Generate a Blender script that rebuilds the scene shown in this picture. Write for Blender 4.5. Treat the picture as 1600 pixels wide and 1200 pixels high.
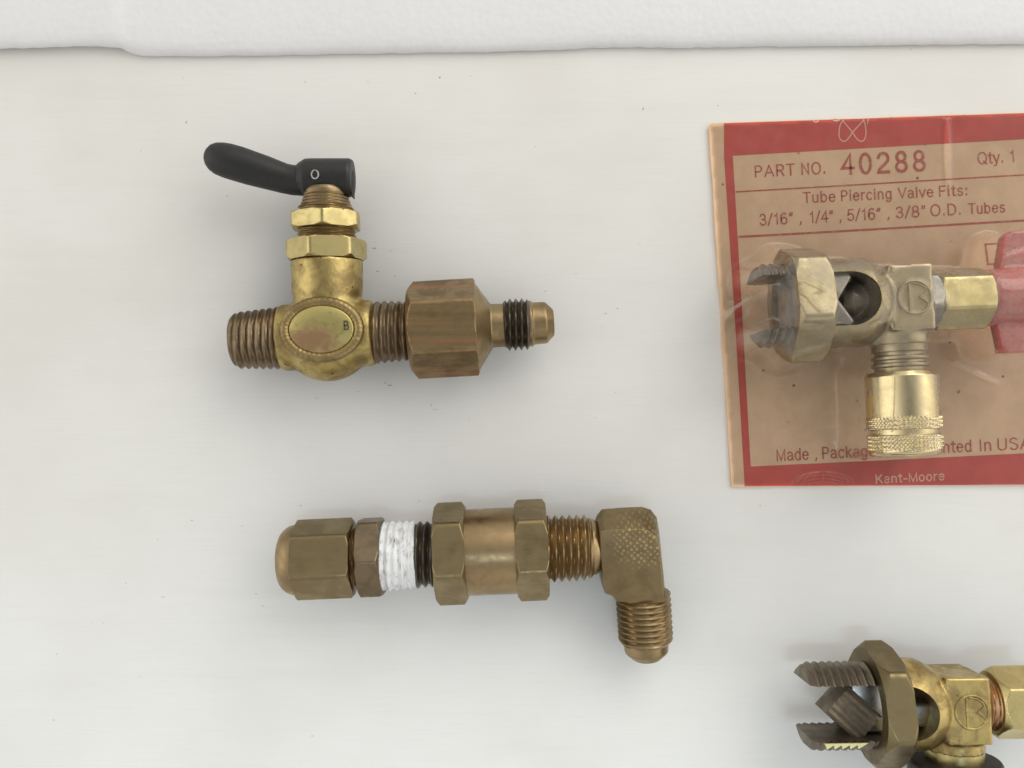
import bpy, bmesh, math, random
from mathutils import Vector, Matrix, noise as mnoise
from mathutils.bvhtree import BVHTree

random.seed(4)
for o in list(bpy.data.objects):
    bpy.data.objects.remove(o)
scene = bpy.context.scene
COL = scene.collection

# ------------------------------------------------------------------ scale
# lengths below are written in "units" of 1/7200 m (the frame is 1600 x 1200 of them on the tabletop)
S = 1.0 / 7200.0
H = 1430.0                       # camera height in units

# ------------------------------------------------------------------ camera
cam_d = bpy.data.cameras.new("camera")
cam = bpy.data.objects.new("camera", cam_d)
COL.objects.link(cam)
cam.location = (0, 0, H * S)
cam.rotation_euler = (0, 0, 0)
cam_d.sensor_width = 36.0
cam_d.lens = 36.0 * H / 1600.0
cam_d.clip_start = 0.005
cam_d.clip_end = 20.0
scene.camera = cam

# ------------------------------------------------------------------ world: a dim room with brighter sides
world = bpy.data.worlds.new("World")
scene.world = world
world.use_nodes = True
wt = world.node_tree
for n in list(wt.nodes):
    wt.nodes.remove(n)
wo = wt.nodes.new("ShaderNodeOutputWorld")
wb = wt.nodes.new("ShaderNodeBackground")
wt.links.new(wb.outputs[0], wo.inputs[0])
wtc = wt.nodes.new("ShaderNodeTexCoord")


def wnode(op, a, b=None, clamp=False):
    n = wt.nodes.new("ShaderNodeMath")
    n.operation = op
    n.use_clamp = clamp
    for i, v in enumerate((a, b)):
        if v is None:
            continue
        if isinstance(v, (int, float)):
            n.inputs[i].default_value = v
        else:
            wt.links.new(v, n.inputs[i])
    return n.outputs[0]


def wlobe(direction, power, gain):
    d = Vector(direction).normalized()
    n = wt.nodes.new("ShaderNodeVectorMath")
    n.operation = "DOT_PRODUCT"
    wt.links.new(wtc.outputs["Generated"], n.inputs[0])
    n.inputs[1].default_value = d
    m = wnode("MAXIMUM", n.outputs["Value"], 0.0)
    p = wnode("POWER", m, power)
    return wnode("MULTIPLY", p, gain)


W_BASE = 0.52
lum = wnode("ADD", wlobe((0.93, 0.10, 0.42), 7.0, 1.30), wlobe((-0.93, 0.05, 0.40), 7.0, 1.05))
lum = wnode("ADD", lum, wlobe((0.1, 0.85, 0.55), 10.0, 0.42))
lum = wnode("ADD", lum, wlobe((0.35, -0.80, 0.50), 10.0, 0.30))
lum = wnode("ADD", lum, W_BASE)
lum = wnode("SUBTRACT", lum, wlobe((0.0, -0.05, 1.0), 9.0, 0.34))
wcol = wt.nodes.new("ShaderNodeMix")
wcol.data_type = "RGBA"
wcol.blend_type = "MULTIPLY"
wcol.inputs[0].default_value = 1.0
wcol.inputs[6].default_value = (1.0, 0.985, 0.945, 1)
wt.links.new(lum, wcol.inputs[7])
wt.links.new(wcol.outputs[2], wb.inputs[0])
wb.inputs[1].default_value = 1.0


# ------------------------------------------------------------------ soft lamps: a north-east window and an added cool fill overhead
def area_lamp(name, loc, target, size, power, color):
    d = bpy.data.lights.new(name, "AREA")
    d.shape = "RECTANGLE"
    d.size, d.size_y = size
    d.energy = power
    d.color = color
    o = bpy.data.objects.new(name, d)
    COL.objects.link(o)
    o.location = loc
    o.rotation_euler = (Vector(target) - Vector(loc)).to_track_quat("-Z", "Y").to_euler()
    return o


area_lamp("window_light_north_east", (0.42, 0.62, 0.50), (0.0, 0.0, 0.0), (0.7, 0.6), 2.6, (1.0, 0.97, 0.90))
south_fill = area_lamp("added_fill_south", (-0.05, -0.165, 0.55), (-0.05, -0.165, 0.0), (0.50, 0.20), 0.085, (0.68, 0.85, 1.0))  # unseen overhead lamp, added to brighten the near strip of the tabletop
south_fill.data.spread = math.radians(26)

scene.view_settings.view_transform = "Standard"
scene.view_settings.look = "None"
scene.view_settings.exposure = 0.14
scene.view_settings.gamma = 1.0
scene.view_settings.use_curve_mapping = False
scene.render.engine = "CYCLES"
scene.cycles.max_bounces = 10
scene.cycles.transparent_max_bounces = 16
scene.cycles.caustics_reflective = False
scene.cycles.caustics_refractive = False
scene.render.filter_size = 1.9
scene.render.film_transparent = False


# ================================================================== materials
class MB:
    """small node builder"""

    def __init__(self, name):
        self.m = bpy.data.materials.new(name)
        self.m.use_nodes = True
        self.t = self.m.node_tree
        for n in list(self.t.nodes):
            self.t.nodes.remove(n)
        self.out = self.t.nodes.new("ShaderNodeOutputMaterial")
        self.p = self.t.nodes.new("ShaderNodeBsdfPrincipled")
        self.t.links.new(self.p.outputs[0], self.out.inputs[0])
        self.tc = self.t.nodes.new("ShaderNodeTexCoord")
        self.co = self.tc.outputs["Object"]

    def link(self, a, b):
        self.t.links.new(a, b)

    def put(self, sock, v):
        if isinstance(v, (int, float)):
            sock.default_value = v
        elif isinstance(v, (tuple, list)):
            sock.default_value = v if len(v) == len(sock.default_value) else (*v, 1.0)
        else:
            self.link(v, sock)

    def mapping(self, scale, rot=(0, 0, 0), loc=(0, 0, 0)):
        n = self.t.nodes.new("ShaderNodeMapping")
        n.inputs["Scale"].default_value = scale
        n.inputs["Rotation"].default_value = rot
        n.inputs["Location"].default_value = loc
        self.link(self.co, n.inputs[0])
        return n.outputs[0]

    def noise(self, scale, detail=4, rough=0.55, vec=None, dist=0.0):
        n = self.t.nodes.new("ShaderNodeTexNoise")
        n.inputs["Scale"].default_value = scale
        n.inputs["Detail"].default_value = detail
        n.inputs["Roughness"].default_value = rough
        n.inputs["Distortion"].default_value = dist
        self.link(vec if vec is not None else self.co, n.inputs["Vector"])
        return n.outputs["Fac"]

    def voronoi(self, scale, vec=None, feature="F1", rnd=1.0):
        n = self.t.nodes.new("ShaderNodeTexVoronoi")
        n.feature = feature
        n.inputs["Scale"].default_value = scale
        n.inputs["Randomness"].default_value = rnd
        self.link(vec if vec is not None else self.co, n.inputs["Vector"])
        return n

    def ramp(self, fac, a, b, lo=0.0, hi=1.0):
        n = self.t.nodes.new("ShaderNodeMapRange")
        n.interpolation_type = "SMOOTHSTEP"
        n.inputs["From Min"].default_value = a
        n.inputs["From Max"].default_value = b
        n.inputs["To Min"].default_value = lo
        n.inputs["To Max"].default_value = hi
        self.link(fac, n.inputs["Value"])
        return n.outputs["Result"]

    def math(self, op, a, b=None):
        n = self.t.nodes.new("ShaderNodeMath")
        n.operation = op
        self.put(n.inputs[0], a)
        if b is not None:
            self.put(n.inputs[1], b)
        return n.outputs[0]

    def mix(self, fac, a, b, blend="MIX"):
        n = self.t.nodes.new("ShaderNodeMix")
        n.data_type = "RGBA"
        n.blend_type = blend
        self.put(n.inputs[0], fac)
        self.put(n.inputs[6], a)
        self.put(n.inputs[7], b)
        return n.outputs[2]

    def bump(self, h, strength, dist, normal=None):
        n = self.t.nodes.new("ShaderNodeBump")
        n.inputs["Strength"].default_value = strength
        n.inputs["Distance"].default_value = dist
        self.link(h, n.inputs["Height"])
        if normal is not None:
            self.link(normal, n.inputs["Normal"])
        return n.outputs[0]

    def dist_to(self, p, stretch=(1, 1, 1)):
        """distance (in units) from a point given in object space units"""
        m = self.t.nodes.new("ShaderNodeVectorMath")
        m.operation = "SUBTRACT"
        self.link(self.co, m.inputs[0])
        m.inputs[1].default_value = [c * S for c in p]
        m2 = self.t.nodes.new("ShaderNodeVectorMath")
        m2.operation = "MULTIPLY"
        self.link(m.outputs[0], m2.inputs[0])
        m2.inputs[1].default_value = [s / S for s in stretch]
        m3 = self.t.nodes.new("ShaderNodeVectorMath")
        m3.operation = "LENGTH"
        self.link(m2.outputs[0], m3.inputs[0])
        return m3.outputs["Value"]


def brass(name, base, dark, warm, rough=0.34, dark_amt=0.6, warm_amt=0.35, pit=0.25, brushed=None, bump=0.12, metal=1.0):
    b = MB(name)
    n1 = b.noise(230, 5, 0.62, dist=0.4)
    n2 = b.noise(520, 4, 0.6)
    if brushed is not None:
        n2 = b.noise(1.0, 3, 0.55, vec=b.mapping(tuple(c * 0.33 for c in brushed)))
    n3 = b.noise(1500, 3, 0.6)
    col = b.mix(b.math("MULTIPLY", b.ramp(n1, 0.40, 0.62), dark_amt), base, dark)
    col = b.mix(b.math("MULTIPLY", b.ramp(n2, 0.50, 0.70), warm_amt), col, warm)
    v = b.voronoi(520)
    spots = b.ramp(v.outputs["Distance"], 0.07, 0.16, 1.0, 0.0)
    spots = b.math("MULTIPLY", spots, b.ramp(b.noise(300, 2), 0.50, 0.62))
    spots = b.math("MULTIPLY", spots, pit)
    col = b.mix(spots, col, (0.05, 0.035, 0.02, 1))
    if brushed is not None:
        vec = b.mapping(brushed)
        nb = b.noise(1.0, 4, 0.65, vec=vec)
        col = b.mix(b.ramp(nb, 0.35, 0.75, 0.0, 0.45), col, dark)
        hgt = b.math("ADD", b.math("MULTIPLY", nb, 0.9), b.math("MULTIPLY", n3, 0.4))
    else:
        hgt = b.math("ADD", n3, b.math("MULTIPLY", n2, 0.6))
    b.put(b.p.inputs["Base Color"], col)
    b.p.inputs["Metallic"].default_value = metal
    b.put(b.p.inputs["Roughness"], b.ramp(n1, 0.3, 0.7, rough - 0.07, rough + 0.14))
    b.link(b.bump(hgt, bump, 6e-5), b.p.inputs["Normal"])
    return b.m


def plain(name, col, rough=0.5, metal=0.0, bump=0.0, scale=900, var=0.12):
    b = MB(name)
    n = b.noise(scale, 4, 0.6)
    dk = tuple(c * (1 - var * 2) for c in col[:3])
    b.put(b.p.inputs["Base Color"], b.mix(b.ramp(n, 0.35, 0.7), (*col[:3], 1), (*dk, 1)))
    b.p.inputs["Roughness"].default_value = rough
    b.p.inputs["Metallic"].default_value = metal
    if bump:
        b.link(b.bump(n, bump, 8e-5), b.p.inputs["Normal"])
    return b.m


M = {}
M["yellow"] = brass("yellow_brass", (0.50, 0.385, 0.15, 1), (0.27, 0.195, 0.085, 1), (0.36, 0.25, 0.11, 1), rough=0.38, dark_amt=0.9, warm_amt=0.6, pit=1.0, bump=0.9)
M["rim"] = brass("stained_rim_brass", (0.36, 0.265, 0.12, 1), (0.19, 0.135, 0.065, 1), (0.30, 0.20, 0.09, 1), rough=0.42, pit=1.0, bump=0.7)
M["yellow_clean"] = brass("bright_brass", (0.58, 0.48, 0.22, 1), (0.38, 0.30, 0.13, 1), (0.46, 0.35, 0.16, 1), rough=0.30, pit=0.6, dark_amt=0.5, warm_amt=0.3)
M["gold"] = brass("gold_cap_brass", (0.80, 0.66, 0.36, 1), (0.66, 0.53, 0.28, 1), (0.70, 0.55, 0.29, 1), rough=0.16, pit=0.1, dark_amt=0.3, warm_amt=0.2)
M["brown"] = brass("brown_brass", (0.33, 0.245, 0.13, 1), (0.20, 0.145, 0.08, 1), (0.31, 0.20, 0.105, 1), rough=0.36, pit=0.2, bump=0.2)
M["olive"] = brass("olive_brass", (0.29, 0.222, 0.115, 1), (0.20, 0.152, 0.08, 1), (0.265, 0.19, 0.098, 1), rough=0.34, pit=0.15, bump=0.16, brushed=(120, 2000, 2000))
M["nut_dark"] = brass("dark_nut_brass", (0.235, 0.185, 0.095, 1), (0.165, 0.13, 0.07, 1), (0.22, 0.165, 0.085, 1), rough=0.36, pit=0.15, bump=0.16)
M["copper"] = brass("copper_brass", (0.36, 0.26, 0.14, 1), (0.26, 0.185, 0.10, 1), (0.37, 0.24, 0.13, 1), rough=0.34, pit=0.15)
M["copper_ring"] = brass("copper_ring_brass", (0.48, 0.30, 0.17, 1), (0.32, 0.19, 0.10, 1), (0.50, 0.28, 0.16, 1), rough=0.3, pit=0.1)
M["stained"] = brass("stained_hex_brass", (0.34, 0.24, 0.12, 1), (0.14, 0.095, 0.055, 1), (0.42, 0.185, 0.095, 1), rough=0.38, dark_amt=0.55, warm_amt=0.8, brushed=(45, 1000, 1000))
M["dark_thread"] = brass("dark_brass_thread", (0.235, 0.175, 0.11, 1), (0.13, 0.10, 0.065, 1), (0.22, 0.15, 0.09, 1), rough=0.36, pit=0.3)
M["black_thread"] = brass("blackened_thread", (0.15, 0.13, 0.10, 1), (0.085, 0.075, 0.06, 1), (0.15, 0.115, 0.08, 1), rough=0.38, pit=0.2)
M["hazy"] = brass("pale_brass", (0.44, 0.36, 0.205, 1), (0.31, 0.245, 0.14, 1), (0.37, 0.285, 0.165, 1), rough=0.34, pit=0.2, dark_amt=0.5)
M["zinc"] = brass("dull_grey_steel", (0.32, 0.29, 0.25, 1), (0.20, 0.18, 0.155, 1), (0.28, 0.24, 0.20, 1), rough=0.38, pit=0.1)
M["dark_steel"] = brass("dark_brown_steel", (0.24, 0.20, 0.15, 1), (0.14, 0.115, 0.088, 1), (0.18, 0.145, 0.105, 1), rough=0.45, pit=0.1)
M["steel"] = brass("bright_steel", (0.40, 0.385, 0.36, 1), (0.28, 0.27, 0.25, 1), (0.36, 0.34, 0.31, 1), rough=0.28, pit=0.05)
M["blue_steel"] = brass("blue_grey_steel", (0.29, 0.295, 0.30, 1), (0.21, 0.215, 0.22, 1), (0.30, 0.30, 0.30, 1), rough=0.32, pit=0.05)
M["fresh_cut"] = brass("fresh_cut_brass", (0.95, 0.88, 0.48, 1), (0.86, 0.78, 0.38, 1), (0.90, 0.82, 0.42, 1), rough=0.4, pit=0.0, metal=0.75)
M["black"] = plain("black_plastic", (0.0135, 0.0135, 0.0132), 0.46, 0, 0.08, 700, 0.1)
M["slot_shade"] = plain("slot_shade_black", (0.012, 0.011, 0.010), 0.7)  # near-black colour standing in for the shade inside the lever slot
M["rubber"] = plain("dark_brown_cap", (0.03, 0.024, 0.02), 0.5)
M["red_plastic"] = plain("red_plastic", (0.70, 0.19, 0.165), 0.4, 0, 0.05)
M["letter_white"] = plain("white_paint_mark", (0.42, 0.42, 0.40), 0.6)
M["stamp"] = plain("stamped_dark_line", (0.10, 0.075, 0.035), 0.6, 0.4)

# forged elbow: olive brass with punched dimples near its outer corner
def elbow_mat():
    b = MB("forged_elbow_brass")
    n1 = b.noise(260, 5, 0.6)
    n3 = b.noise(1300, 4, 0.6)
    col = b.mix(b.ramp(n1, 0.4, 0.68, 0, 0.6), (0.255, 0.19, 0.10, 1), (0.165, 0.122, 0.065, 1))
    vec = b.mapping((1, 1, 0.001), rot=(0, 0, 0.7))
    v = b.voronoi(1060, vec=vec, rnd=0.34)
    dots = b.ramp(v.outputs["Distance"], 0.14, 0.46, 1.0, 0.0)
    mask = b.ramp(b.dist_to((224, 36, 112), (1, 1, 0.3)), 24, 56, 1.0, 0.0)
    mask = b.math("MULTIPLY", mask, b.ramp(b.noise(420, 2), 0.22, 0.42))
    dots = b.math("MULTIPLY", dots, mask)
    col = b.mix(b.math("MULTIPLY", dots, 0.40), col, (0.62, 0.48, 0.23, 1))
    b.put(b.p.inputs["Base Color"], col)
    b.p.inputs["Metallic"].default_value = 1.0
    b.put(b.p.inputs["Roughness"], b.ramp(n1, 0.3, 0.7, 0.36, 0.5))
    h = b.math("ADD", b.math("MULTIPLY", n3, 0.35), b.math("MULTIPLY", dots, -1.6))
    b.link(b.bump(h, 0.55, 1.2e-4), b.p.inputs["Normal"])
    return b.m


M["elbow"] = elbow_mat()


# oval plate of the toggle valve: clean above, reddish tarnish over its lower half
def plate_mat():
    b = MB("tarnished_plate_brass")
    n1 = b.noise(420, 5, 0.65, dist=0.6)
    d = b.dist_to((-2, -12, 60), (0.5, 1.0, 0.0))
    d = b.math("ADD", d, b.math("MULTIPLY", b.math("SUBTRACT", n1, 0.5), 40.0))
    m = b.ramp(d, 8, 30, 0.9, 0.0)
    col = b.mix(m, (0.56, 0.475, 0.19, 1), (0.33, 0.19, 0.115, 1))
    col = b.mix(b.ramp(b.noise(900, 4), 0.52, 0.7, 0, 0.5), col, (0.35, 0.26, 0.11, 1))
    b.put(b.p.inputs["Base Color"], col)
    b.p.inputs["Metallic"].default_value = 1.0
    b.put(b.p.inputs["Roughness"], b.ramp(m, 0, 1, 0.36, 0.55))
    b.link(b.bump(b.noise(1200, 4), 0.3, 6e-5), b.p.inputs["Normal"])
    return b.m


M["plate"] = plate_mat()


def tape_mat():
    b = MB("white_sealing_tape")
    vec = b.mapping((1500, 260, 260), rot=(0, 0, 0.10))
    n = b.noise(1.0, 4, 0.7, vec=vec)
    n2 = b.noise(500, 3)
    m = b.math("MULTIPLY", b.ramp(n, 0.44, 0.64), b.ramp(n2, 0.40, 0.58))
    b.put(b.p.inputs["Base Color"], b.mix(b.math("MULTIPLY", m, 0.75), (0.80, 0.81, 0.81, 1), (0.32, 0.30, 0.27, 1)))
    b.p.inputs["Roughness"].default_value = 0.5
    b.link(b.bump(n, 0.35, 1e-4), b.p.inputs["Normal"])
    return b.m


M["tape"] = tape_mat()


def table_mat():
    b = MB("white_painted_wood")
    fine = b.noise(1.0, 5, 0.6, vec=b.mapping((90, 2300, 100), rot=(0, 0, 0.02)))
    wide = b.noise(1.0, 4, 0.55, vec=b.mapping((14, 130, 60), rot=(0, 0, 0.03)))
    cloud = b.noise(22, 4, 0.5)
    col = b.mix(b.ramp(cloud, 0.38, 0.66), (0.775, 0.770, 0.740, 1), (0.735, 0.722, 0.690, 1))
    col = b.mix(b.ramp(fine, 0.45, 0.75, 0, 0.20), col, (0.66, 0.645, 0.61, 1))
    col = b.mix(b.ramp(wide, 0.48, 0.75, 0, 0.26), col, (0.68, 0.665, 0.62, 1))
    # bits of dirt, each with a place and shape of its own: (x, y, radius, stretch in y, strength)
    specks = [(687, 121, 1.9, 1.2, 0.9), (649, 146, 1.5, 1.0, 0.6), (291, 191, 1.7, 0.7, 0.7), (286, 122, 1.3, 1.6, 0.6),
              (477, 128, 1.4, 1.0, 0.5), (575, 127, 2.6, 3.0, 0.3), (735, 119, 1.2, 0.7, 0.4), (220, 236, 1.2, 1.0, 0.5),
              (1005, 170, 1.5, 0.5, 0.6), (1122, 165, 1.5, 1.0, 0.5), (1424, 77, 1.4, 1.0, 0.5), (836, 229, 1.2, 1.0, 0.5),
              (585, 388, 4.2, 2.6, 0.55), (590, 424, 3.6, 3.0, 0.55), (617, 431, 3.0, 3.2, 0.45), (610, 392, 2.2, 2.0, 0.4),
              (586, 378, 2.0, 2.5, 0.3), (609, 602, 5.2, 3.6, 0.55), (602, 598, 2.4, 1.6, 0.5), (355, 306, 2.0, 1.6, 0.4),
              (852, 455, 1.4, 1.0, 0.6), (965, 482, 1.5, 1.0, 0.6), (946, 490, 2.2, 1.8, 0.6), (674, 633, 1.5, 1.0, 0.5),
              (962, 613, 2.4, 3.0, 0.45), (930, 652, 2.4, 2.6, 0.35), (733, 655, 1.5, 1.3, 0.4), (300, 813, 2.0, 2.0, 0.6),
              (378, 822, 2.6, 3.0, 0.4), (246, 843, 1.4, 1.0, 0.4), (255, 933, 4.2, 4.0, 0.35), (197, 911, 1.3, 1.0, 0.4),
              (400, 928, 1.6, 1.0, 0.6), (411, 947, 2.0, 1.6, 0.45), (162, 973, 1.5, 1.0, 0.35), (145, 974, 1.2, 1.0, 0.35),
              (89, 1022, 1.4, 1.0, 0.4), (219, 1057, 1.3, 1.0, 0.35), (84, 1125, 1.7, 1.0, 0.4), (488, 1150, 3.4, 2.0, 0.25),
              (900, 428, 4.0, 3.6, 0.2), (940, 510, 5.0, 4.0, 0.14), (1000, 380, 3.0, 3.0, 0.2), (495, 622, 5.0, 5.0, 0.3),
              (680, 640, 7.0, 5.0, 0.2), (560, 612, 4.0, 4.0, 0.3), (470, 790, 3.0, 2.0, 0.3), (655, 783, 2.0, 2.0, 0.4)]
    dirt = None
    wob = b.math("MULTIPLY", b.math("SUBTRACT", b.noise(3500, 2), 0.5), 2.6)
    for (px, py, r, sy, st) in specks:
        d = b.dist_to((px - 800, 600 - py, 0), (1.0, sy, 0.0))
        d = b.math("ADD", d, wob)
        m = b.ramp(d, r * 0.35, r * 1.1, st, 0.0)
        dirt = m if dirt is None else b.math("MAXIMUM", dirt, m)
    v = b.voronoi(80, vec=b.mapping((1, 1, 0)))
    rs = b.ramp(v.outputs["Distance"], 0.006, 0.017, 0.5, 0.0)
    rs = b.math("MULTIPLY", rs, b.ramp(b.noise(45, 3), 0.52, 0.66))
    dirt = b.math("MAXIMUM", dirt, rs)
    col = b.mix(b.math("MINIMUM", dirt, 0.9), col, (0.16, 0.145, 0.125, 1))
    b.put(b.p.inputs["Base Color"], col)
    b.p.inputs["Roughness"].default_value = 0.55
    h = b.math("ADD", b.math("MULTIPLY", fine, 0.55), wide)
    b.link(b.bump(h, 0.20, 2.2e-4), b.p.inputs["Normal"])
    return b.m


M["table"] = table_mat()


def foam_mat():
    b = MB("white_packing_foam")
    n = b.noise(620, 4, 0.65)
    v = b.voronoi(640)
    h = b.math("ADD", b.math("MULTIPLY", v.outputs["Distance"], 0.8), n)
    b.put(b.p.inputs["Base Color"], b.mix(b.ramp(n, 0.35, 0.7, 0, 0.5), (0.785, 0.785, 0.80, 1), (0.75, 0.75, 0.765, 1)))
    b.p.inputs["Roughness"].default_value = 0.6
    b.p.inputs["Subsurface Weight"].default_value = 0.25
    b.p.inputs["Subsurface Radius"].default_value = (0.003, 0.003, 0.003)
    b.link(b.bump(h, 0.42, 1.6e-4), b.p.inputs["Normal"])
    return b.m


M["foam"] = foam_mat()


def kraft_mat(name, col, col2, speck=0.8):
    b = MB(name)
    n = b.noise(160, 5, 0.6)
    n2 = b.noise(1400, 4, 0.65)
    c = b.mix(b.ramp(n, 0.36, 0.68), col, col2)
    c = b.mix(b.ramp(n2, 0.5, 0.8, 0, 0.14), c, tuple(x * 0.7 for x in col2[:3]) + (1,))
    v = b.voronoi(235, vec=b.mapping((1, 1, 0)))
    sp = b.ramp(v.outputs["Distance"], 0.045, 0.105, 1.0, 0.0)
    sp = b.math("MULTIPLY", sp, b.ramp(b.noise(160, 3), 0.42, 0.54))
    c = b.mix(b.math("MULTIPLY", sp, speck), c, (0.05, 0.03, 0.02, 1))
    b.put(b.p.inputs["Base Color"], c)
    b.p.inputs["Roughness"].default_value = 0.7
    b.link(b.bump(n2, 0.15, 8e-5), b.p.inputs["Normal"])
    return b.m


M["kraft"] = kraft_mat("kraft_card", (0.86, 0.575, 0.36, 1), (0.76, 0.50, 0.305, 1))
M["card_edge"] = kraft_mat("kraft_card_edge", (0.52, 0.36, 0.22, 1), (0.46, 0.31, 0.19, 1), 0.3)
M["red_ink"] = kraft_mat("red_ink", (0.66, 0.088, 0.066, 1), (0.58, 0.076, 0.058, 1), 0.0)


def ink_mat():
    b = MB("worn_red_ink")
    n = b.noise(900, 4, 0.65)
    n2 = b.noise(2600, 3, 0.6)
    m = b.math("MAXIMUM", b.ramp(n, 0.50, 0.72, 0, 0.55), b.ramp(n2, 0.52, 0.72, 0, 0.5))
    b.put(b.p.inputs["Base Color"], b.mix(m, (0.50, 0.095, 0.065, 1), (0.72, 0.42, 0.26, 1)))
    b.p.inputs["Roughness"].default_value = 0.7
    return b.m


M["red_line"] = ink_mat()
M["faint_ink"] = kraft_mat("faint_unprinted_mark", (0.74, 0.28, 0.21, 1), (0.68, 0.18, 0.14, 1), 0.0)
M["pink_ink"] = kraft_mat("unprinted_mark", (0.88, 0.50, 0.38, 1), (0.84, 0.42, 0.32, 1), 0.0)


def film_mat():
    b = MB("clear_skin_film")
    b.t.nodes.remove(b.p)
    tr = b.t.nodes.new("ShaderNodeBsdfTransparent")
    tr.inputs[0].default_value = (1.0, 0.995, 0.985, 1)
    gl = b.t.nodes.new("ShaderNodeBsdfGlossy")
    gl.inputs["Roughness"].default_value = 0.06
    gl.inputs[0].default_value = (1, 1, 1, 1)
    df = b.t.nodes.new("ShaderNodeBsdfDiffuse")
    df.inputs[0].default_value = (0.66, 0.58, 0.48, 1)
    n = b.noise(240, 4, 0.55, dist=0.8)
    n2 = b.noise(900, 3, 0.6)
    nb = b.bump(b.math("ADD", n, b.math("MULTIPLY", n2, 0.10)), 0.17, 3e-4)
    b.link(nb, gl.inputs["Normal"])
    fr = b.t.nodes.new("ShaderNodeFresnel")
    fr.inputs["IOR"].default_value = 1.5
    b.link(nb, fr.inputs["Normal"])
    m1 = b.t.nodes.new("ShaderNodeMixShader")
    b.link(b.math("MINIMUM", b.math("MULTIPLY", fr.outputs[0], 0.85), 0.6), m1.inputs[0])
    b.link(tr.outputs[0], m1.inputs[1])
    b.link(gl.outputs[0], m1.inputs[2])
    m2 = b.t.nodes.new("ShaderNodeMixShader")
    sp = b.t.nodes.new("ShaderNodeSeparateXYZ")
    b.link(b.co, sp.inputs[0])
    hz = b.ramp(sp.outputs["Z"], 14 * S, 60 * S, 0.0, 0.085)
    hz = b.math("MULTIPLY", hz, b.ramp(n, 0.30, 0.65, 0.4, 1.5))
    b.link(b.math("ADD", hz, b.ramp(n, 0.40, 0.75, 0.015, 0.05)), m2.inputs[0])
    b.link(m1.outputs[0], m2.inputs[1])
    b.link(df.outputs[0], m2.inputs[2])
    b.link(m2.outputs[0], b.out.inputs[0])
    return b.m


M["film"] = film_mat()


# ================================================================== geometry helpers
def WP(px, py, z):
    """unit-space point that stands at height z over photo position (px, py)"""
    k = (H - z) / H
    return Vector(((px - 800) * k, (600 - py) * k, z))


class Frame:
    """u along the axis, v to its left, w up; lengths as seen at the axis height"""

    def __init__(self, px, py, za, ang=0.0, roll=0.0, pitch=0.0):
        self.k = (H - za) / H
        self.o = WP(px, py, za)
        a = math.radians(ang)
        p = math.radians(pitch)
        u0 = Vector((math.cos(a), math.sin(a), 0))
        v = Vector((-math.sin(a), math.cos(a), 0))
        z = Vector((0, 0, 1))
        u = u0 * math.cos(p) + z * math.sin(p)
        w = z * math.cos(p) - u0 * math.sin(p)
        r = math.radians(roll)
        self.u = u
        self.v = v * math.cos(r) + w * math.sin(r)
        self.w = w * math.cos(r) - v * math.sin(r)

    def __call__(self, p):
        return self.o + self.k * (p[0] * self.u + p[1] * self.v + p[2] * self.w)


RECORD = {}          # root name -> (verts, faces) in units, for the film drape


def link_mesh(name, verts, faces, mat, root=None, sharp=38, smooth=True, modify=None):
    """verts are in units, world space; the object's origin is its root's origin"""
    loc = root["_loc"] if root is not None else Vector((0, 0, 0))
    if root is not None and "_loc" in root.keys():
        loc = Vector(root["_loc"])
    me = bpy.data.meshes.new(name)
    me.from_pydata([tuple((Vector(v) - loc) * S) for v in verts], [], faces)
    me.validate()
    bm = bmesh.new()
    bm.from_mesh(me)
    bmesh.ops.remove_doubles(bm, verts=bm.verts, dist=1e-7)
    bmesh.ops.recalc_face_normals(bm, faces=bm.faces)
    finish(bm, sharp, smooth)
    bm.to_mesh(me)
    bm.free()
    if mat is not None:
        me.materials.append(mat)
    o = bpy.data.objects.new(name, me)
    COL.objects.link(o)
    if modify:
        modify(o)
        dg = bpy.context.evaluated_depsgraph_get()
        dg.update()
        new = bpy.data.meshes.new_from_object(o.evaluated_get(dg))
        o.modifiers.clear()
        o.data = new
        bpy.data.meshes.remove(me)
        bm = bmesh.new()
        bm.from_mesh(new)
        finish(bm, sharp, smooth)
        bm.to_mesh(new)
        bm.free()
        if mat is not None:
            new.materials.clear()
            new.materials.append(mat)
    return o


def finish(bm, sharp, smooth):
    lim = math.radians(sharp)
    for f in bm.faces:
        f.smooth = smooth
    for e in bm.edges:
        if len(e.link_faces) == 2:
            e.smooth = e.calc_face_angle(0.0) < lim
        else:
            e.smooth = False


def thing(name, label, cat, loc, group=None):
    o = bpy.data.objects.new(name, None)
    COL.objects.link(o)
    o.empty_display_size = 0.01
    o.location = Vector(loc) * S
    o["_loc"] = tuple(loc)
    o["label"] = label
    o["category"] = cat
    if group:
        o["group"] = group
    return o


def part(name, geo, mat, parent, root=None, label=None, sharp=38, smooth=True, modify=None):
    root = root or parent
    verts, faces = geo
    o = link_mesh(name, verts, faces, mat, root, sharp, smooth, modify)
    o.parent = parent
    if label:
        o["label"] = label
    key = root.name
    rec = RECORD.setdefault(key, ([], []))
    off = len(rec[0])
    loc = Vector(root["_loc"])
    rec[0].extend([v.co / S + loc for v in o.data.vertices])
    rec[1].extend([[i + off for i in p.vertices] for p in o.data.polygons])
    return o


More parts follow.
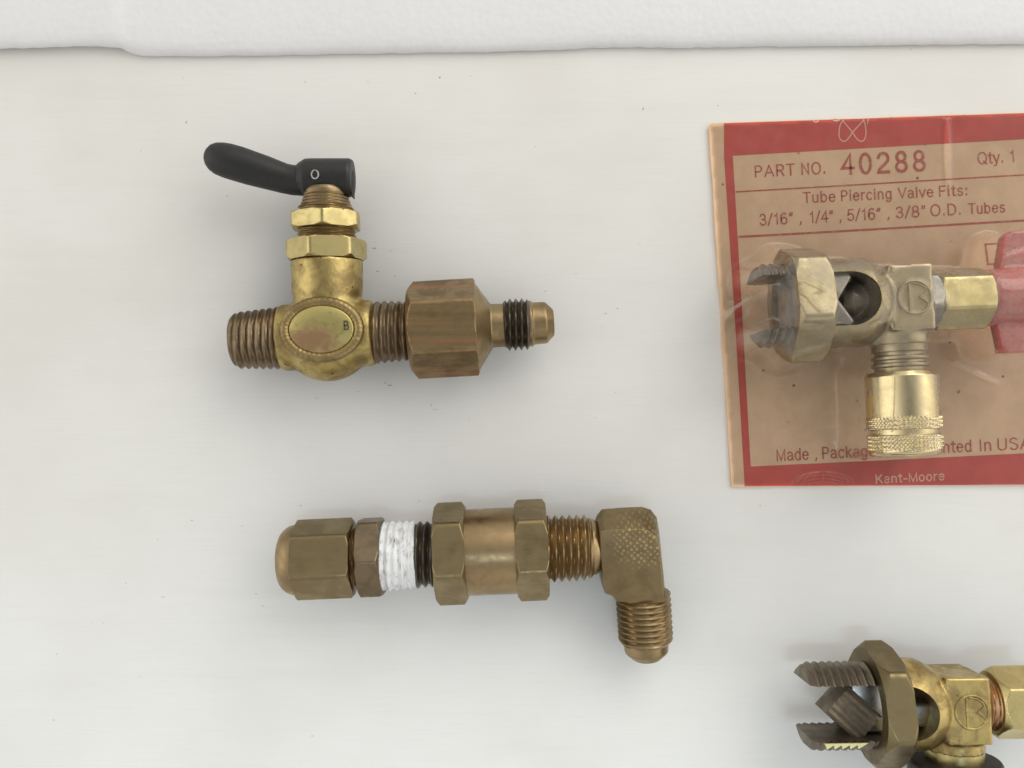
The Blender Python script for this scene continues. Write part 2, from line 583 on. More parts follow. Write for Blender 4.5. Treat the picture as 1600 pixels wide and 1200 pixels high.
def polar(fr, xs, rfun, nth=72, bore=None):
    """surface of revolution-like grid about u; rfun(x, theta); theta from w towards v"""
    verts, faces = [], []
    rows = []
    for x in xs:
        row = []
        for i in range(nth):
            t = 2 * math.pi * i / nth
            r = rfun(x, t)
            row.append(len(verts))
            verts.append(fr((x, r * math.sin(t), r * math.cos(t))))
        rows.append(row)
    if bore is not None:
        for x in reversed(xs):
            row = []
            for i in range(nth):
                t = 2 * math.pi * i / nth
                row.append(len(verts))
                verts.append(fr((x, bore * math.sin(t), bore * math.cos(t))))
            rows.append(row)
        rows.append(rows[0])
    for a, c in zip(rows[:-1], rows[1:]):
        for i in range(nth):
            j = (i + 1) % nth
            faces.append((a[i], a[j], c[j], c[i]))
    if bore is None:
        faces.append(tuple(rows[0]))
        faces.append(tuple(reversed(rows[-1])))
    return verts, faces


def seq(a, b, step):
    n = max(1, int(round(abs(b - a) / step)))
    return [a + (b - a) * i / n for i in range(n + 1)]


def lathe(fr, prof, nth=72):
    """prof: (x, r) corner list"""
    verts, faces = [], []
    rows = []
    for (x, r) in prof:
        row = []
        for i in range(nth):
            t = 2 * math.pi * i / nth
            row.append(len(verts))
            verts.append(fr((x, r * math.sin(t), r * math.cos(t))))
        rows.append(row)
    for a, c in zip(rows[:-1], rows[1:]):
        for i in range(nth):
            j = (i + 1) % nth
            faces.append((a[i], a[j], c[j], c[i]))
    faces.append(tuple(rows[0]))
    faces.append(tuple(reversed(rows[-1])))
    return verts, faces


def smooth_prof(pts, n=6):
    """round the corners of a profile a little"""
    out = [pts[0]]
    for p, q, r in zip(pts[:-2], pts[1:-1], pts[2:]):
        la = math.hypot(q[0] - p[0], q[1] - p[1])
        lb = math.hypot(r[0] - q[0], r[1] - q[1])
        d = min(1.6, la * 0.3, lb * 0.3)
        a = (q[0] + (p[0] - q[0]) * d / la, q[1] + (p[1] - q[1]) * d / la)
        b = (q[0] + (r[0] - q[0]) * d / lb, q[1] + (r[1] - q[1]) * d / lb)
        for i in range(n):
            t = i / (n - 1)
            out.append(((1 - t) ** 2 * a[0] + 2 * t * (1 - t) * q[0] + t * t * b[0],
                        (1 - t) ** 2 * a[1] + 2 * t * (1 - t) * q[1] + t * t * b[1]))
    out.append(pts[-1])
    return out


def hexagon(fr, x0, x1, R, face=0.0, c0=(0.90, 0.6), c1=(0.90, 0.6), bore=None, edge=0.985):
    """hex prism along u, one face normal at angle `face` (deg from up towards v); c = (end radius / R, slope du/dr)"""
    a = R * math.cos(math.pi / 6)
    f0 = math.radians(face)

    def rf(x, t):
        d = (t - f0 + math.pi / 6) % (math.pi / 3) - math.pi / 6
        r = min(a / math.cos(d), R * edge)
        r0 = c0[0] * R + (x - x0) / c0[1]
        r1 = c1[0] * R + (x1 - x) / c1[1]
        return min(r, r0, r1)
    e0 = (1 - c0[0]) * R * c0[1] + 2
    e1 = (1 - c1[0]) * R * c1[1] + 2
    xs = seq(x0, x0 + e0, 0.9) + seq(x0 + e0, x1 - e1, 8)[1:] + seq(x1 - e1, x1, 0.9)[1:]
    return polar(fr, xs, rf, 144, bore)


def thread(fr, x0, x1, r0, r1, pitch, depth, nth=64, ends=(True, True), sharpness=1.0, tip=0.0):
    """helical thread; r0, r1 crest radii at both ends"""
    def rf(x, t):
        f = (x - x0) / (x1 - x0)
        r = r0 + (r1 - r0) * f
        ph = ((x / pitch) - t / (2 * math.pi)) % 1.0
        tri = abs(2 * ph - 1)
        tri = max(0.0, min(1.0, (tri - 0.08) / 0.84)) ** sharpness
        d = depth * (1 - tri)
        r -= d
        if ends[0]:
            r = min(r, r0 - depth + (x - x0) * 0.9 - tip)
        if ends[1]:
            r = min(r, r1 - depth + (x1 - x) * 0.9 - tip)
        return r
    return polar(fr, seq(x0, x1, pitch / 9.0), rf, nth)


def box(fr, u, v, w):
    vs = [fr((a, b, c)) for c in w for b in v for a in u]
    fs = [(0, 1, 3, 2), (4, 6, 7, 5), (0, 4, 5, 1), (2, 3, 7, 6), (0, 2, 6, 4), (1, 5, 7, 3)]
    return vs, fs


def prism(fr, poly, w0, w1):
    n = len(poly)
    vs = [fr((p[0], p[1], w0)) for p in poly] + [fr((p[0], p[1], w1)) for p in poly]
    fs = [tuple(range(n))[::-1], tuple(range(n, 2 * n))]
    for i in range(n):
        j = (i + 1) % n
        fs.append((i, j, n + j, n + i))
    return vs, fs


def loft(rings):
    n = len(rings[0])
    vs = [p for r in rings for p in r]
    fs = []
    for k in range(len(rings) - 1):
        for i in range(n):
            j = (i + 1) % n
            fs.append((k * n + i, k * n + j, (k + 1) * n + j, (k + 1) * n + i))
    fs.append(tuple(range(n))[::-1])
    m = (len(rings) - 1) * n
    fs.append(tuple(range(m, m + n)))
    return vs, fs


def merge(*geos):
    vs, fs = [], []
    for g in geos:
        o = len(vs)
        vs.extend(g[0])
        fs.extend([tuple(i + o for i in f) for f in g[1]])
    return vs, fs


def ellipsoid(fr, c, r, n=28):
    rings = []
    for i in range(1, n):
        a = math.pi * i / n - math.pi / 2
        rings.append([fr((c[0] + r[0] * math.cos(a) * math.cos(t), c[1] + r[1] * math.cos(a) * math.sin(t), c[2] + r[2] * math.sin(a)))
                      for t in [2 * math.pi * j / (2 * n) for j in range(2 * n)]])
    return loft(rings)


def remesher(voxel, smooth=6, factor=0.5):
    def f(o):
        m = o.modifiers.new("r", "REMESH")
        m.mode = "VOXEL"
        m.voxel_size = voxel * S
        s = o.modifiers.new("s", "SMOOTH")
        s.factor = factor
        s.iterations = smooth
    return f


def cutter_mesh(geo, loc):
    me = bpy.data.meshes.new("tmp_cut")
    me.from_pydata([tuple((Vector(v) - Vector(loc)) * S) for v in geo[0]], [], geo[1])
    bm = bmesh.new()
    bm.from_mesh(me)
    bmesh.ops.recalc_face_normals(bm, faces=bm.faces)
    bm.to_mesh(me)
    bm.free()
    o = bpy.data.objects.new("tmp_cut", me)
    COL.objects.link(o)
    return o


def cutting(cut_geos, loc, pre=None, bevel=0.0):
    def f(o):
        if pre:
            pre(o)
        for g in cut_geos:
            c = cutter_mesh(g, loc)
            m = o.modifiers.new("b", "BOOLEAN")
            m.operation = "DIFFERENCE"
            m.solver = "EXACT"
            m.object = c
            TEMP.append(c)
        if bevel:
            b = o.modifiers.new("v", "BEVEL")
            b.width = bevel * S
            b.segments = 2
            b.limit_method = "ANGLE"
            b.angle_limit = math.radians(45)
    return f


TEMP = []


def flush_temp():
    for o in TEMP:
        me = o.data
        bpy.data.objects.remove(o)
        bpy.data.meshes.remove(me)
    TEMP.clear()


def beveler(width, seg=3, angle=35):
    def f(o):
        b = o.modifiers.new("v", "BEVEL")
        b.width = width * S
        b.segments = seg
        b.limit_method = "ANGLE"
        b.angle_limit = math.radians(angle)
    return f


def tube_path(pts, r, n=8, closed=False):
    """round wire along unit-space points"""
    rings = []
    m = len(pts)
    for i in range(m):
        if closed:
            t = pts[(i + 1) % m] - pts[(i - 1) % m]
        else:
            t = pts[min(i + 1, m - 1)] - pts[max(i - 1, 0)]
        t.normalize()
        a = t.orthogonal().normalized() if abs(t.z) > 0.95 else t.cross(Vector((0, 0, 1))).normalized()
        b = t.cross(a)
        rr = r(i) if callable(r) else r
        rings.append([pts[i] + rr * (math.cos(q) * a + math.sin(q) * b) for q in [2 * math.pi * j / n for j in range(n)]])
    vs = [p for g in rings for p in g]
    fs = []
    for k in range(m if closed else m - 1):
        k2 = (k + 1) % m
        for i in range(n):
            j = (i + 1) % n
            fs.append((k * n + i, k * n + j, k2 * n + j, k2 * n + i))
    if not closed:
        fs.append(tuple(range(n))[::-1])
        fs.append(tuple(range((m - 1) * n, m * n)))
    return vs, fs


def el(cx, cy, rx, ry, a0, a1, n=18):
    return [(cx + rx * math.cos(math.radians(a0 + (a1 - a0) * i / n)), cy + ry * math.sin(math.radians(a0 + (a1 - a0) * i / n))) for i in range(n + 1)]


XH = 0.73
# letter shapes as pen strokes: advance width, strokes (capitals are 1 tall, centre of the pen)
GLYPH = {
    "P": (0.66, [[(0.1, 0), (0.1, 1), (0.34, 1)] + el(0.34, 0.73, 0.25, 0.27, 90, -90) + [(0.1, 0.46)]]),
    "A": (0.74, [[(0.03, 0), (0.37, 1), (0.71, 0)], [(0.15, 0.34), (0.59, 0.34)]]),
    "R": (0.70, [[(0.1, 0), (0.1, 1), (0.36, 1)] + el(0.36, 0.74, 0.25, 0.26, 90, -90) + [(0.1, 0.48)], [(0.38, 0.48), (0.62, 0)]]),
    "T": (0.64, [[(0.02, 1), (0.62, 1)], [(0.32, 0), (0.32, 1)]]),
    "N": (0.76, [[(0.1, 0), (0.1, 1), (0.65, 0), (0.65, 1)]]),
    "O": (0.84, [el(0.42, 0.5, 0.36, 0.52, 90, 450, 40)]),
    "Q": (0.84, [el(0.42, 0.5, 0.36, 0.52, 90, 450, 40), [(0.52, 0.22), (0.78, -0.04)]]),
    "D": (0.78, [[(0.1, 0), (0.1, 1), (0.34, 1)] + el(0.34, 0.5, 0.35, 0.5, 90, -90, 26) + [(0.1, 0)]]),
    "V": (0.70, [[(0.02, 1), (0.35, 0), (0.68, 1)]]),
    "F": (0.60, [[(0.1, 0), (0.1, 1), (0.56, 1)], [(0.1, 0.52), (0.50, 0.52)]]),
    "M": (0.90, [[(0.1, 0), (0.1, 1), (0.45, 0.02), (0.80, 1), (0.80, 0)]]),
    "I": (0.26, [[(0.13, 0), (0.13, 1)]]),
    "U": (0.76, [[(0.1, 1), (0.1, 0.30)] + el(0.38, 0.28, 0.28, 0.30, 180, 360) + [(0.66, 1)]]),
    "S": (0.70, [el(0.34, 0.755, 0.25, 0.26, 25, 200, 16) + el(0.35, 0.25, 0.27, 0.27, 110, -70, 4)[1:2] + [(0.35, 0.51), (0.50, 0.46)] + el(0.35, 0.24, 0.26, 0.26, 50, -155, 18)]),
    "K": (0.70, [[(0.1, 0), (0.1, 1)], [(0.62, 1), (0.12, 0.40)], [(0.28, 0.58), (0.65, 0)]]),
    "&": (0.76, [[(0.70, 0.0), (0.24, 0.62)] + el(0.35, 0.80, 0.16, 0.19, 215, -20, 14) + [(0.45, 0.66), (0.22, 0.46)] + el(0.30, 0.24, 0.22, 0.25, 120, 300, 14) + [(0.60, 0.20), (0.68, 0.42)]]),
    "4": (0.66, [[(0.48, 0), (0.48, 1), (0.05, 0.30), (0.64, 0.30)]]),
    "0": (0.66, [el(0.33, 0.5, 0.26, 0.51, 90, 450, 36)]),
    "1": (0.50, [[(0.12, 0.78), (0.24, 0.82), (0.32, 1), (0.32, 0)]]),
    "2": (0.66, [el(0.33, 0.72, 0.25, 0.28, 170, -30, 18) + [(0.45, 0.46), (0.12, 0.16), (0.07, 0.0), (0.60, 0.0)]]),
    "3": (0.66, [el(0.31, 0.75, 0.22, 0.25, 165, -75, 16) + [(0.26, 0.51)], [(0.30, 0.51)] + el(0.32, 0.25, 0.25, 0.26, 75, -165, 18)]),
    "5": (0.66, [[(0.56, 1), (0.17, 1), (0.11, 0.50), (0.14, 0.52)] + el(0.32, 0.31, 0.26, 0.32, 125, -155, 20)]),
    "6": (0.66, [el(0.34, 0.55, 0.26, 0.46, 50, 180, 14) + el(0.33, 0.30, 0.255, 0.31, 180, 540, 30)]),
    "8": (0.66, [el(0.33, 0.76, 0.215, 0.25, -90, 270, 30), el(0.33, 0.25, 0.255, 0.26, 90, 450, 30)]),
    "t": (0.36, [[(0.18, 0.95), (0.18, 0.10), (0.24, 0.01), (0.34, 0.02)], [(0.02, XH), (0.34, XH)]]),
    "y": (0.56, [[(0.03, XH), (0.28, 0.02)], [(0.53, XH), (0.26, -0.12), (0.18, -0.25), (0.05, -0.26)]]),
    "u": (0.60, [[(0.09, XH), (0.09, 0.22)] + el(0.29, 0.21, 0.20, 0.22, 180, 350, 12) + [(0.50, 0.25)], [(0.50, XH), (0.50, 0)]]),
    "b": (0.62, [[(0.09, 0), (0.09, 1.02)], el(0.31, 0.36, 0.22, 0.37, 160, -160, 26)]),
    "e": (0.60, [[(0.08, 0.39), (0.53, 0.39)] + el(0.30, 0.36, 0.235, 0.37, 5, 325, 28)]),
    "i": (0.24, [[(0.12, 0), (0.12, XH)], [(0.12, 0.90), (0.12, 1.02)]]),
    "r": (0.38, [[(0.09, 0), (0.09, XH)], [(0.09, 0.46), (0.15, 0.62), (0.24, 0.71), (0.36, 0.71)]]),
    "c": (0.56, [el(0.30, 0.36, 0.23, 0.37, 42, 318, 24)]),
    "n": (0.60, [[(0.09, 0), (0.09, XH)], [(0.09, 0.46)] + el(0.30, 0.50, 0.20, 0.23, 165, 0, 12) + [(0.50, 0)]]),
    "g": (0.62, [el(0.30, 0.37, 0.22, 0.36, 20, 340, 26), [(0.52, XH), (0.52, -0.04)] + el(0.30, -0.04, 0.22, 0.24, 0, -155, 14)]),
    "a": (0.58, [el(0.28, 0.52, 0.20, 0.21, 160, 20, 10) + [(0.49, 0.50), (0.49, 0.10), (0.56, 0.0)], [(0.49, 0.42), (0.28, 0.38)] + el(0.25, 0.19, 0.18, 0.19, 90, 290, 14) + [(0.42, 0.10), (0.49, 0.22)]]),
    "l": (0.24, [[(0.12, 0), (0.12, 1.02)]]),
    "v": (0.54, [[(0.02, XH), (0.27, 0), (0.52, XH)]]),
    "s": (0.54, [el(0.27, 0.545, 0.18, 0.19, 25, 205, 12) + [(0.16, 0.41), (0.38, 0.33)] + el(0.27, 0.19, 0.20, 0.19, 40, -160, 14)]),
    "d": (0.62, [[(0.52, 0), (0.52, 1.02)], el(0.30, 0.36, 0.22, 0.37, 20, 340, 26)]),
    "k": (0.56, [[(0.09, 0), (0.09, 1.02)], [(0.49, XH), (0.11, 0.28)], [(0.22, 0.40), (0.53, 0)]]),
    "o": (0.60, [el(0.30, 0.36, 0.235, 0.37, 90, 450, 30)]),
    ".": (0.28, [[(0.13, 0.0), (0.13, 0.12)]]),
    ",": (0.28, [[(0.15, 0.10), (0.14, 0.0), (0.08, -0.15)]]),
    ":": (0.28, [[(0.14, 0.0), (0.14, 0.12)], [(0.14, 0.56), (0.14, 0.68)]]),
    "/": (0.42, [[(0.02, -0.06), (0.40, 1.04)]]),
    '"': (0.40, [[(0.16, 1.0), (0.10, 0.74)], [(0.33, 1.0), (0.27, 0.74)]]),
    "-": (0.40, [[(0.05, 0.36), (0.35, 0.36)]]),
    " ": (0.34, []),
    "B": (0.66, [[(0.1, 0), (0.1, 1), (0.33, 1)] + el(0.33, 0.76, 0.22, 0.24, 90, -90) + [(0.1, 0.52)], [(0.33, 0.52)] + el(0.33, 0.26, 0.26, 0.26, 90, -90) + [(0.1, 0)]]),
}


def text_geo(body, p0, p1, cap, z, pen=0.12, space=0.10, wear=0.0):
    """flat printed lettering; baseline runs from photo point p0 to p1 at height z, capitals `cap` tall"""
    a = WP(p0[0], p0[1], z)
    b = WP(p1[0], p1[1], z)
    d = b - a
    L = d.length
    d.normalize()
    n = Vector((-d.y, d.x, 0))
    k = (H - z) / H
    total = sum(GLYPH[c][0] + space for c in body) - space
    sx = L / total
    sy = cap * k
    vs, fs = [], []
    x = 0.0
    cnt = 0
    rnd = random.Random(len(body) * 7 + int(p0[0]))
    for c in body:
        w, strokes = GLYPH[c]
        for st in strokes:
            P = [a + d * ((x + q[0]) * sx) + n * (q[1] * sy) for q in st]
            hw = pen * cap * k * 0.5
            zz = 0.10 * (cnt % 5)
            cnt += 1
            off = len(vs)
            m = len(P)
            closed = (P[0] - P[-1]).length < 1e-4
            for i in range(m):
                pa = P[i - 1] if i > 0 else (P[m - 2] if closed else P[i])
                pb = P[i + 1] if i < m - 1 else (P[1] if closed else P[i])
                ta = (P[i] - pa)
                tb = (pb - P[i])
                if ta.length < 1e-6:
                    ta = tb
                if tb.length < 1e-6:
                    tb = ta
                ta = ta.normalized()
                tb = tb.normalized()
                t = ta + tb
                t = t.normalized() if t.length > 1e-3 else ta
                s2 = Vector((-t.y, t.x, 0))
                c2 = max(0.45, abs(s2.dot(Vector((-ta.y, ta.x, 0)))))
                h2 = hw / c2 * (1 + rnd.uniform(-0.12, 0.12))
                ext = Vector((0, 0, 0))
                if not closed and i == 0:
                    ext = -t * hw * 0.8
                if not closed and i == m - 1:
                    ext = t * hw * 0.8
                vs.append(P[i] + s2 * h2 + ext + Vector((0, 0, zz)))
                vs.append(P[i] - s2 * h2 + ext + Vector((0, 0, zz)))
            for i in range(m - 1):
                fs.append((off + 2 * i, off + 2 * i + 1, off + 2 * i + 3, off + 2 * i + 2))
        x += w + space
    return vs, fs


def ribbon(pts, width, z):
    """flat printed stroke through photo points"""
    P = [WP(x, y, z) for x, y in pts]
    vs, fs = [], []
    n = len(P)
    for i in range(n):
        t = (P[min(i + 1, n - 1)] - P[max(i - 1, 0)]).normalized()
        s = Vector((-t.y, t.x, 0)) * width * 0.5
        vs += [P[i] + s, P[i] - s]
    for i in range(n - 1):
        fs.append((2 * i, 2 * i + 1, 2 * i + 3, 2 * i + 2))
    return vs, fs


def arc_pts(cx, cy, rx, ry, a0, a1, n=40):
    return [(cx + rx * math.cos(math.radians(a0 + (a1 - a0) * i / n)), cy - ry * math.sin(math.radians(a0 + (a1 - a0) * i / n))) for i in range(n + 1)]


# ================================================================== the setting
tb = link_mesh("tabletop", [(-1900, -1500, 0), (1900, -1500, 0), (1900, 1500, 0), (-1900, 1500, 0),
                            (-1900, -1500, -120), (1900, -1500, -120), (1900, 1500, -120), (-1900, 1500, -120)],
               [(0, 1, 2, 3), (7, 6, 5, 4), (0, 4, 5, 1), (1, 5, 6, 2), (2, 6, 7, 3), (3, 7, 4, 0)], M["table"])
tb["kind"] = "structure"
tb["label"] = "white painted wooden tabletop with faint brush grain"

# ------------------------------------------------------------------ foam sheet along the top
def foam_sheet():
    edge = [(-500, 88), (-200, 84), (0, 80), (60, 78.5), (120, 76.5), (160, 76.5), (196, 78.5), (203, 84), (214, 87.5), (240, 89.5), (310, 90), (420, 88.5),
            (520, 86.5), (640, 84.5), (760, 83.5), (860, 80.5), (920, 77), (1000, 75.5), (1060, 77.5), (1150, 75.5), (1260, 74.5),
            (1380, 72.5), (1500, 71.5), (1600, 71), (1900, 69), (2200, 68)]

    def ey(x):
        for (a, b), (c, d) in zip(edge[:-1], edge[1:]):
            if x <= c:
                return b + (d - b) * (x - a) / (c - a)
        return edge[-1][1]
    xs = seq(-500, 2200, 9)
    # section of the sheet: (distance behind the edge, height)
    sec = [(4, 1.0), (1.0, 2.0), (0, 4.5), (0.8, 7.5), (3.5, 11), (9, 14), (20, 16.5), (45, 18.5), (80, 20), (140, 21), (300, 22), (560, 22), (561, 0.6), (250, 0.6)]
    rings = []
    for x in xs:
        y0 = ey(x)
        ring = []
        lift = 5.5 * max(0.0, 1 - max(0.0, x - 190) / 16.0) if x < 206 else 0.0
        lift += 1.2 * max(0.0, mnoise.noise(Vector((x * 0.012, 3.1, 0))))
        for (d, h) in sec:
            wob = 1.1 * mnoise.noise(Vector((x * 0.05, d * 0.05, 0.3))) + 0.7 * mnoise.noise(Vector((x * 0.16, h * 0.1, 5.0)))
            hh = h + (1.6 * mnoise.noise(Vector((x * 0.006, d * 0.012, 9.0))) if h > 12 else 0) + lift * (1 if d < 200 else 0)
            yy = y0 - d + (wob if d < 6 else 0)
            ring.append(Vector((x - 800, 600 - yy, max(hh, 0.5))))
        rings.append(ring)
    return loft(rings)


fo = link_mesh("foam_sheet", *foam_sheet(), M["foam"], sharp=60)
fo["label"] = "white packing foam sheet lying along the far edge of the tabletop"
fo["category"] = "foam sheet"


# ================================================================== toggle valve with lever and hex adapter
ZA = 64.0
r1 = thing("toggle_valve", "brass toggle shut-off valve with black lever handle and stained hex adapter on its right side", "valve", WP(513, 525, 0))
A = Frame(512, 524, ZA, 3.3)
B = Frame(513, 524, ZA, 91.0)

body = merge(
    ellipsoid(A, (0, -2, 0), (72, 70, 60)),
    lathe(A, [(-73, 50), (-66, 52), (0, 52), (66, 52), (74, 49)]),
    lathe(B, [(30, 44), (48, 50), (66, 54.5), (117, 55.5)]),
    lathe(B, [(0, 60), (30, 60), (56, 52)]),
)
part("valve_body", body, M["yellow"], r1, modify=remesher(2.6, 9))

# oval boss: rope-edged rim and flat plate
BO = Frame(514, 518, ZA, 2.0)
rim = []
for i in range(180):
    t = 2 * math.pi * i / 180
    rim.append(BO((56 * math.cos(t), 42 * math.sin(t), 53.5)))
part("boss_rim", tube_path(rim, lambda i: 7.6 + 0.28 * math.sin(i / 180 * 2 * math.pi * 44) + 0.5 * mnoise.noise(Vector((i * 0.3, 0, 0))), 10, closed=True), M["rim"], r1, sharp=70)
pl_rings = []
for (f, w) in [(1.0, 30), (1.0, 57), (0.985, 58.6), (0.95, 59.3), (0.5, 60.2), (0.1, 60.5)]:
    pl_rings.append([BO((49 * f * math.cos(t), 36 * f * math.sin(t), w)) for t in [2 * math.pi * j / 64 for j in range(64)]])
pl = part("oval_plate", loft(pl_rings), M["plate"], r1, sharp=60)
part("stamped_letter", text_geo("B", (537, 515), (545.5, 514.5), 13, ZA + 60.4 * BO.k + 0.7, 0.16), M["stamp"], pl, r1)

part("threaded_end", thread(A, -146, -66, 44, 49.5, 11.2, 4.6, tip=1.0), M["dark_thread"], r1)
part("threaded_neck", thread(A, 66, 140, 49.5, 46, 11.2, 4.2, ends=(False, False)), M["dark_thread"], r1)

# stem with two nuts
part("bonnet_nut", hexagon(B, 117, 148, 63, face=-16, c0=(0.90, 0.8), c1=(0.93, 0.6)), M["yellow_clean"], r1)
part("stem_thread", thread(B, 144, 200, 46, 43, 6.0, 2.6, ends=(False, False)), M["brown"], r1)
part("lock_nut", hexagon(B, 165, 190, 58.5, face=25, c0=(0.90, 0.7), c1=(0.90, 0.5)), M["yellow_clean"], r1)
part("stem_collar", merge(thread(B, 186, 220, 45, 34, 5.0, 1.6, ends=(False, False)), lathe(B, smooth_prof([(214, 30), (219, 34.5), (225, 34.5), (230, 32), (231, 20)]))), M["brown"], r1)

# black lever
HB = Frame(508, 278, ZA + 2, 0.0)


def bar_geo():
    # photo x, y of the centre line, half width across, half thickness, height
    st = [(320.5, 240, 4, 4, 76), (322, 240.5, 10, 9, 76), (326, 241.5, 16.5, 14, 76), (333, 244, 22, 18, 76), (343, 247.5, 25.5, 21, 75), (355, 251, 27, 22.5, 75),
          (372, 256, 27.3, 23, 74), (392, 262.5, 26.6, 23, 73), (412, 268.5, 25.6, 22.5, 71), (430, 274.3, 24.2, 22, 70), (445, 279, 23.2, 21.5, 68),
          (458, 281.5, 23.2, 21.5, 67), (470, 281.5, 24, 22, 66), (484, 282, 24, 24, 66)]
    rings = []
    for i, (x, y, a, c, z) in enumerate(st):
        p = st[max(i - 1, 0)]
        q = st[min(i + 1, len(st) - 1)]
        t = Vector((q[0] - p[0], -(q[1] - p[1]), 0)).normalized()
        if i < 4:
            t = Vector((0.94, -0.30, 0)).normalized()
        n = Vector((-t.y, t.x, 0))
        o = WP(x, y, z)
        rings.append([o + 0.955 * (n * a * math.cos(q2) + Vector((0, 0, c * math.sin(q2)))) for q2 in [2 * math.pi * j / 40 for j in range(40)]])
    return loft(rings)


hub = lathe(HB, smooth_prof([(-46, 16), (-41, 23), (-30, 29.5), (-20, 30), (38, 30), (42.5, 28), (43.5, 27), (43.6, 2)]), 64)
lever = part("lever", merge(bar_geo(), hub), M["black"], r1, sharp=50)
slot = part("lever_slot_shade", merge(lathe(Frame(508, 281, ZA, 0), [(43.2, 14), (44.2, 14)], 40), box(HB, (43.0, 44.3), (-31, -6), (-11, 11))), M["slot_shade"], lever, r1)  # raised dark inlay, nothing is cut; the slot's inner shade is its colour
ring_o = [WP(492, 273, ZA + 2 + 28.8) for _ in range(1)]
om = []
for i in range(40):
    t = 2 * math.pi * i / 40
    x, y = 492 + 5.4 * math.cos(t), 272.5 + 6.6 * math.sin(t)
    dy = (277 - y)
    om.append(WP(x, y, ZA + 2 + math.sqrt(max(0, 28.9 ** 2 - (dy * 0.94 + 3) ** 2)) + 1.6))
part("lever_mark", tube_path(om, 1.1, 6, closed=True), M["letter_white"], lever, r1)

# hex adapter with flare tip
AD = Frame(512, 524, ZA, 3.3)
adp = hexagon(AD, 129, 234, 77.5, face=0, c0=(0.82, 0.75), c1=(0.93, 0.55))
ad = part("hex_adapter", adp, M["stained"], r1, sharp=30)
part("adapter_shoulder", lathe(AD, smooth_prof([(226, 60), (233.8, 69), (256, 35), (258, 34), (279, 33.5), (280, 20)])), M["brown"], ad, r1)
part("flare_thread", thread(AD, 276, 318, 41, 40.5, 9.2, 6.0), M["black_thread"], ad, r1)
part("flare_tip", lathe(AD, smooth_prof([(312, 20), (313, 35.5), (319, 36), (322, 33), (339, 32.5), (342, 32), (353, 21), (354, 18), (349, 15), (338, 14), (337, 2)])), M["brown"], ad, r1)


# ================================================================== straight fitting with elbow
ZB = 72.0
r2 = thing("elbow_fitting", "brown brass connector assembly of cap nut, white taped thread, hex coupling and elbow", "pipe fitting", WP(765, 861, 0))
C = Frame(765, 861.5, ZB, 2.5)
ROLL = 13.0
cap = merge(hexagon(C, -301, -212, 63, face=ROLL, c0=(0.955, 0.9), c1=(0.90, 0.7)),)
cp = part("cap_nut", cap, M["olive"], r2)
dome = [(-296, 40), (-299, 54.5)]
for i in range(1, 13):
    a = math.pi / 2 * i / 12
    dome.append((-300 - 27.5 * math.sin(a) ** 1.0, 30 + 24.5 * math.cos(a) if i < 12 else 30))
dome += [(-328.0, 22), (-328.2, 2)]
part("cap_dome", lathe(C, dome), M["copper"], cp, r2, sharp=60)
part("connector_stem", thread(C, -214, -196, 48, 48, 5.0, 2.0, ends=(False, False)), M["brown"], r2)
part("connector_hex", hexagon(C, -202, -166, 66, face=32, c0=(0.90, 0.6), c1=(0.90, 0.6)), M["dark_steel" if False else "dark_thread"], r2)
part("pipe_thread", thread(C, -172, -80, 53.5, 50.5, 11.0, 5.5, ends=(False, False)), M["black_thread"], r2)


def tape_geo():
    def rf(x, t):
        f = (x + 172) / 62
        r = 54.5 - 1.5 * f
        ph = ((x / 11.0) - t / (2 * math.pi)) % 1.0
        tri = abs(2 * ph - 1)
        r += -4.4 * (1 - tri) + 1.5 * mnoise.noise(Vector((x * 0.08, math.cos(t) * 2.2, math.sin(t) * 2.2)))
        return r
    verts, faces, rows = [], [], []
    nth = 96
    for i in range(45):
        f = i / 44
        row = []
        for j in range(nth):
            t = 2 * math.pi * j / nth
            xa = -170.5 + 2.8 * mnoise.noise(Vector((math.cos(t) * 1.6, math.sin(t) * 1.6, 1))) + 1.2 * mnoise.noise(Vector((math.cos(t) * 6, math.sin(t) * 6, 1)))
            xb = -112.5 + 2.4 * mnoise.noise(Vector((math.cos(t) * 1.4, math.sin(t) * 1.4, 7))) + 1.0 * mnoise.noise(Vector((math.cos(t) * 6, math.sin(t) * 6, 4)))
            x = xa + (xb - xa) * f
            r = rf(x, t)
            if i in (0, 44):
                r -= 5
            row.append(len(verts))
            verts.append(C((x, r * math.sin(t), r * math.cos(t))))
        rows.append(row)
    for a, c in zip(rows[:-1], rows[1:]):
        for i in range(nth):
            j = (i + 1) % nth
            faces.append((a[i], a[j], c[j], c[i]))
    return verts, faces


part("sealing_tape", tape_geo(), M["tape"], r2, sharp=60)
co = part("coupling", lathe(C, smooth_prof([(-46, 62), (-44, 66.5), (48, 66.5), (50, 62)])), M["copper"], r2)
part("coupling_hex", hexagon(C, -84, -36, 80.5, face=ROLL, c0=(0.90, 0.75), c1=(0.89, 0.7)), M["olive"], co, r2)
part("coupling_hex", hexagon(C, 41, 90, 79.5, face=ROLL, c0=(0.89, 0.7), c1=(0.90, 0.75)), M["olive"], co, r2)
part("elbow_thread", thread(C, 84, 160, 52.5, 50.5, 11.3, 7.0, ends=(False, True)), M["copper"], r2)
part("elbow_neck", merge(lathe(C, [(150, 40), (151, 44), (164, 43), (170, 38)])), M["copper"], r2)

